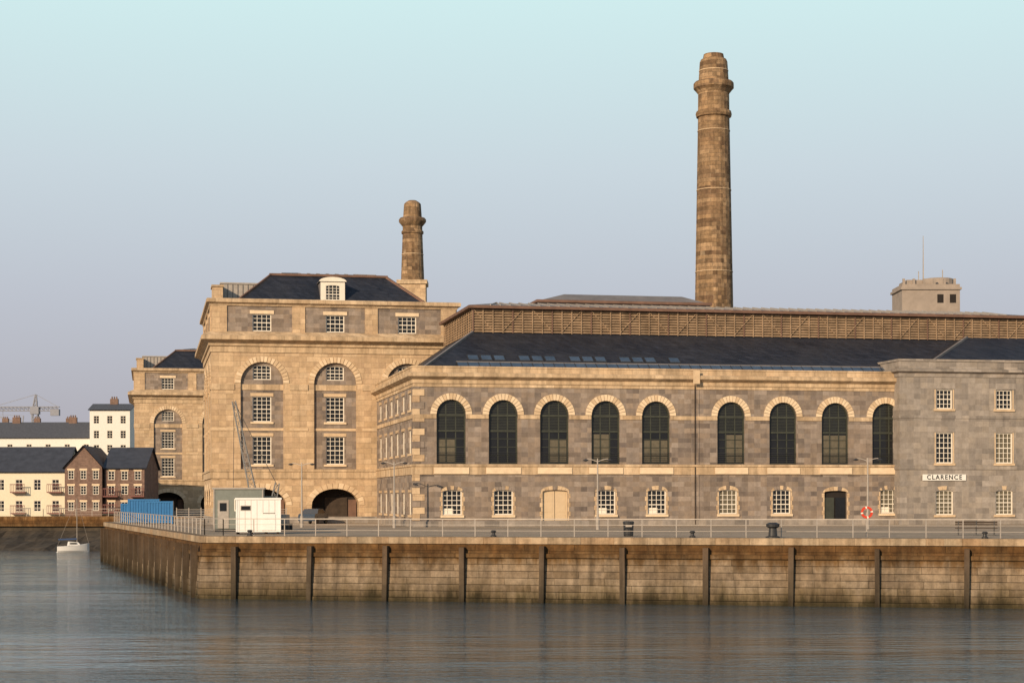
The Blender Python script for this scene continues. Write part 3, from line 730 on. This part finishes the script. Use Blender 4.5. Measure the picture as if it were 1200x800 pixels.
CRM = plain('cream_render',(0.66,0.60,0.46),.85,.05); WR = plain('white_render',(0.68,0.66,0.61),.85,.05)
RSTL = plain('red_steel',(0.17,0.06,0.05),.5,.1)
SLF = plain('hazed_slate',(0.075,0.08,0.095),.7,.2)  # paler slate for the far terraces, haze painted into its base colour
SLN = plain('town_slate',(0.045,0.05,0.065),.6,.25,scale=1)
house('cream_waterfront_house',(-84,246,0),.02,22.5,11,6.2,3.4,CRM,SLN,[.7,3.6],9,frame=WHITE,ww=1.0,wh=1.5,balcony=RSTL)
house('brick_gabled_house',(-61.0,244.5,0),.05,5.0,13,6.8,2.8,BRK,SLN,[.8,3.0,5.1],3,gable_front=True,ww=.8,wh=1.2,sillm=TRIM3)
house('brick_gabled_house',(-55.8,245.5,0),.05,5.4,13,6.6,2.9,BRK,SLN,[.8,3.0,5.0],3,ww=.9,wh=1.2,sillm=TRIM3,balcony=RSTL)
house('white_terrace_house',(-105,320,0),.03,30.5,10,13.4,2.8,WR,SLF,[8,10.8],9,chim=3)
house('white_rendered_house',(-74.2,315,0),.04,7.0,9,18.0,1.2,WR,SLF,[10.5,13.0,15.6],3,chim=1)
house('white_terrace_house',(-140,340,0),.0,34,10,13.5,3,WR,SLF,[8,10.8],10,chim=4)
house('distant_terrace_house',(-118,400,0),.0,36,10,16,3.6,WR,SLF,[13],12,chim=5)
mb = MB(); CR = plain('crane_blue_grey',(0.22,0.23,0.27),.6,.1)
lattice(mb,(0,0,0),(0,0,26),1.5,1.5,17,CR,.22); lattice(mb,(-13,0,27.5),(17-10.2,0,27.5),1.1,1.1,18,CR,.2)
mb.box(-1.2,1.2,-1,1,26,28,CR); lattice(mb,(0,0,28),(.2,0,31.5),1.1,.3,3,CR,.2)
mb.beam((.2,0,31.5),(6.5,0,28),.12,CR); mb.beam((.2,0,31.5),(-12,0,28),.12,CR); mb.box(4.4,6.8,-.8,.8,25.6,27.4,CR); mb.beam((-9,0,27.3),(-9,0,22),.1,CR)
mb.build('tower_crane',None,(-133,500,0))
mb = MB(); lattice(mb,(0,0,0),(0,0,24),1.3,1.3,14,CR,.2); mb.beam((0,0,24),(-9,0,27),.4,CR); mb.beam((0,0,24),(4,0,23),.5,CR); mb.box(2.6,4.2,-.6,.6,22,23.3,CR); mb.beam((0,0,24),(.3,0,26.5),.3,CR); mb.beam((.3,0,26.5),(-9,0,27),.1,CR)
mb.build('tower_crane',None,(-142,520,0))

# sailing boat
mb = MB(); n = 12; HW = plain('boat_white',(0.75,0.74,0.72),.35,.03)
rings = []
for i in range(n+1):
    f_ = i/n; x = -1.9+3.9*f_; w = .72*math.sin(math.pi*min(1,(.25+.75*f_)))**.7 if f_ < 1 else .02
    sh = .72+.35*f_**2
    rings.append([(x,-w,sh),(x,-w*.92,.2),(x,-w*.45,-.2),(x,0,-.35),(x,w*.45,-.2),(x,w*.92,.2),(x,w,sh)])
vs = sum(rings,[]); k = 7
mb.add(vs,[(i*k+j,i*k+j+1,(i+1)*k+j+1,(i+1)*k+j) for i in range(n) for j in range(k-1)]+[(i*k,(i+1)*k,(i+1)*k+6,i*k+6) for i in range(n)]+[tuple(range(7))],HW)
mb.add([(-.6,-.4,.8),(.9,-.3,.85),(.9,.3,.85),(-.6,.4,.8),(-.5,-.32,1.3),(.6,-.22,1.2),(.6,.22,1.2),(-.5,.32,1.3)],[(0,1,5,4),(1,2,6,5),(2,3,7,6),(3,0,4,7),(4,5,6,7)],HW)
mb.box(-.4,.4,-.38,-.35,.98,1.13,GLASS)
mb.beam((.5,0,.8),(.5,0,6.5),.09,STEEL,.06); mb.beam((.45,0,1.6),(-1.7,0,1.55),.18,plain('sail_cover_blue',(.05,.09,.2),.8,.1))
mb.beam((.5,0,6.4),(1.95,0,.95),.02,STEEL); mb.beam((.5,0,6.4),(-1.85,0,.75),.02,STEEL); mb.box(-2.1,-1.9,-.12,.12,.1,.75,IRON)
o = mb.build('sailing_boat',None,(-53.2,217,-4.03)); o.rotation_euler = (0,0,.45)

# ------------------------------------------------------------------ world, sun, camera
EL, AZ = math.radians(20), math.radians(211)
w = bpy.data.worlds.new('World'); S.world = w; w.use_nodes = True; nt = w.node_tree
bg = nt.nodes['Background']; bg.inputs[1].default_value = .1
sk = nt.nodes.new('ShaderNodeTexSky'); sk.sky_type = 'NISHITA'; sk.sun_disc = False; sk.sun_elevation = EL; sk.sun_rotation = AZ; sk.dust_density = 1.5
tc = nt.nodes.new('ShaderNodeTexCoord'); sp_ = nt.nodes.new('ShaderNodeSeparateXYZ'); nt.links.new(tc.outputs['Generated'], sp_.inputs[0])
hz = ramp(nt, sp_.outputs[2], [(0.0,(.435,.41,.455)),(.045,(.45,.44,.495)),(.11,(.52,.55,.62)),(.18,(.60,.69,.745)),(.27,(.65,.87,.875)),(.6,(.34,.50,.66))])
sc_n = nt.nodes.new('ShaderNodeVectorMath'); sc_n.operation = 'SCALE'; sc_n.inputs['Scale'].default_value = 10.0; nt.links.new(hz, sc_n.inputs[0])
fac = ramp(nt, sp_.outputs[2], [(0.0,.97),(.3,.95),(.6,.2)])
out_ = mixc(nt, fac, sk.outputs[0], sc_n.outputs[0])
nt.links.new(out_, bg.inputs[0])
sl = bpy.data.lights.new('sun','SUN'); sl.energy = 5.0; sl.angle = math.radians(.5); sl.color = (1.0,.76,.51)
so = bpy.data.objects.new('sun', sl); COL.objects.link(so)
D = Vector((math.sin(AZ)*math.cos(EL), math.cos(AZ)*math.cos(EL), math.sin(EL)))
so.rotation_euler = (-D).to_track_quat('-Z','Y').to_euler(); so.location = (-60,-80,60)
cam = bpy.data.cameras.new('camera'); cam.lens = 63; cam.sensor_width = 36; cam.clip_end = 6000; cam.clip_start = .5
cam.shift_y = 183/1200
co = bpy.data.objects.new('camera', cam); COL.objects.link(co); co.location = (0,0,2.43); co.rotation_euler = (math.pi/2, math.radians(.12), 0)
S.camera = co
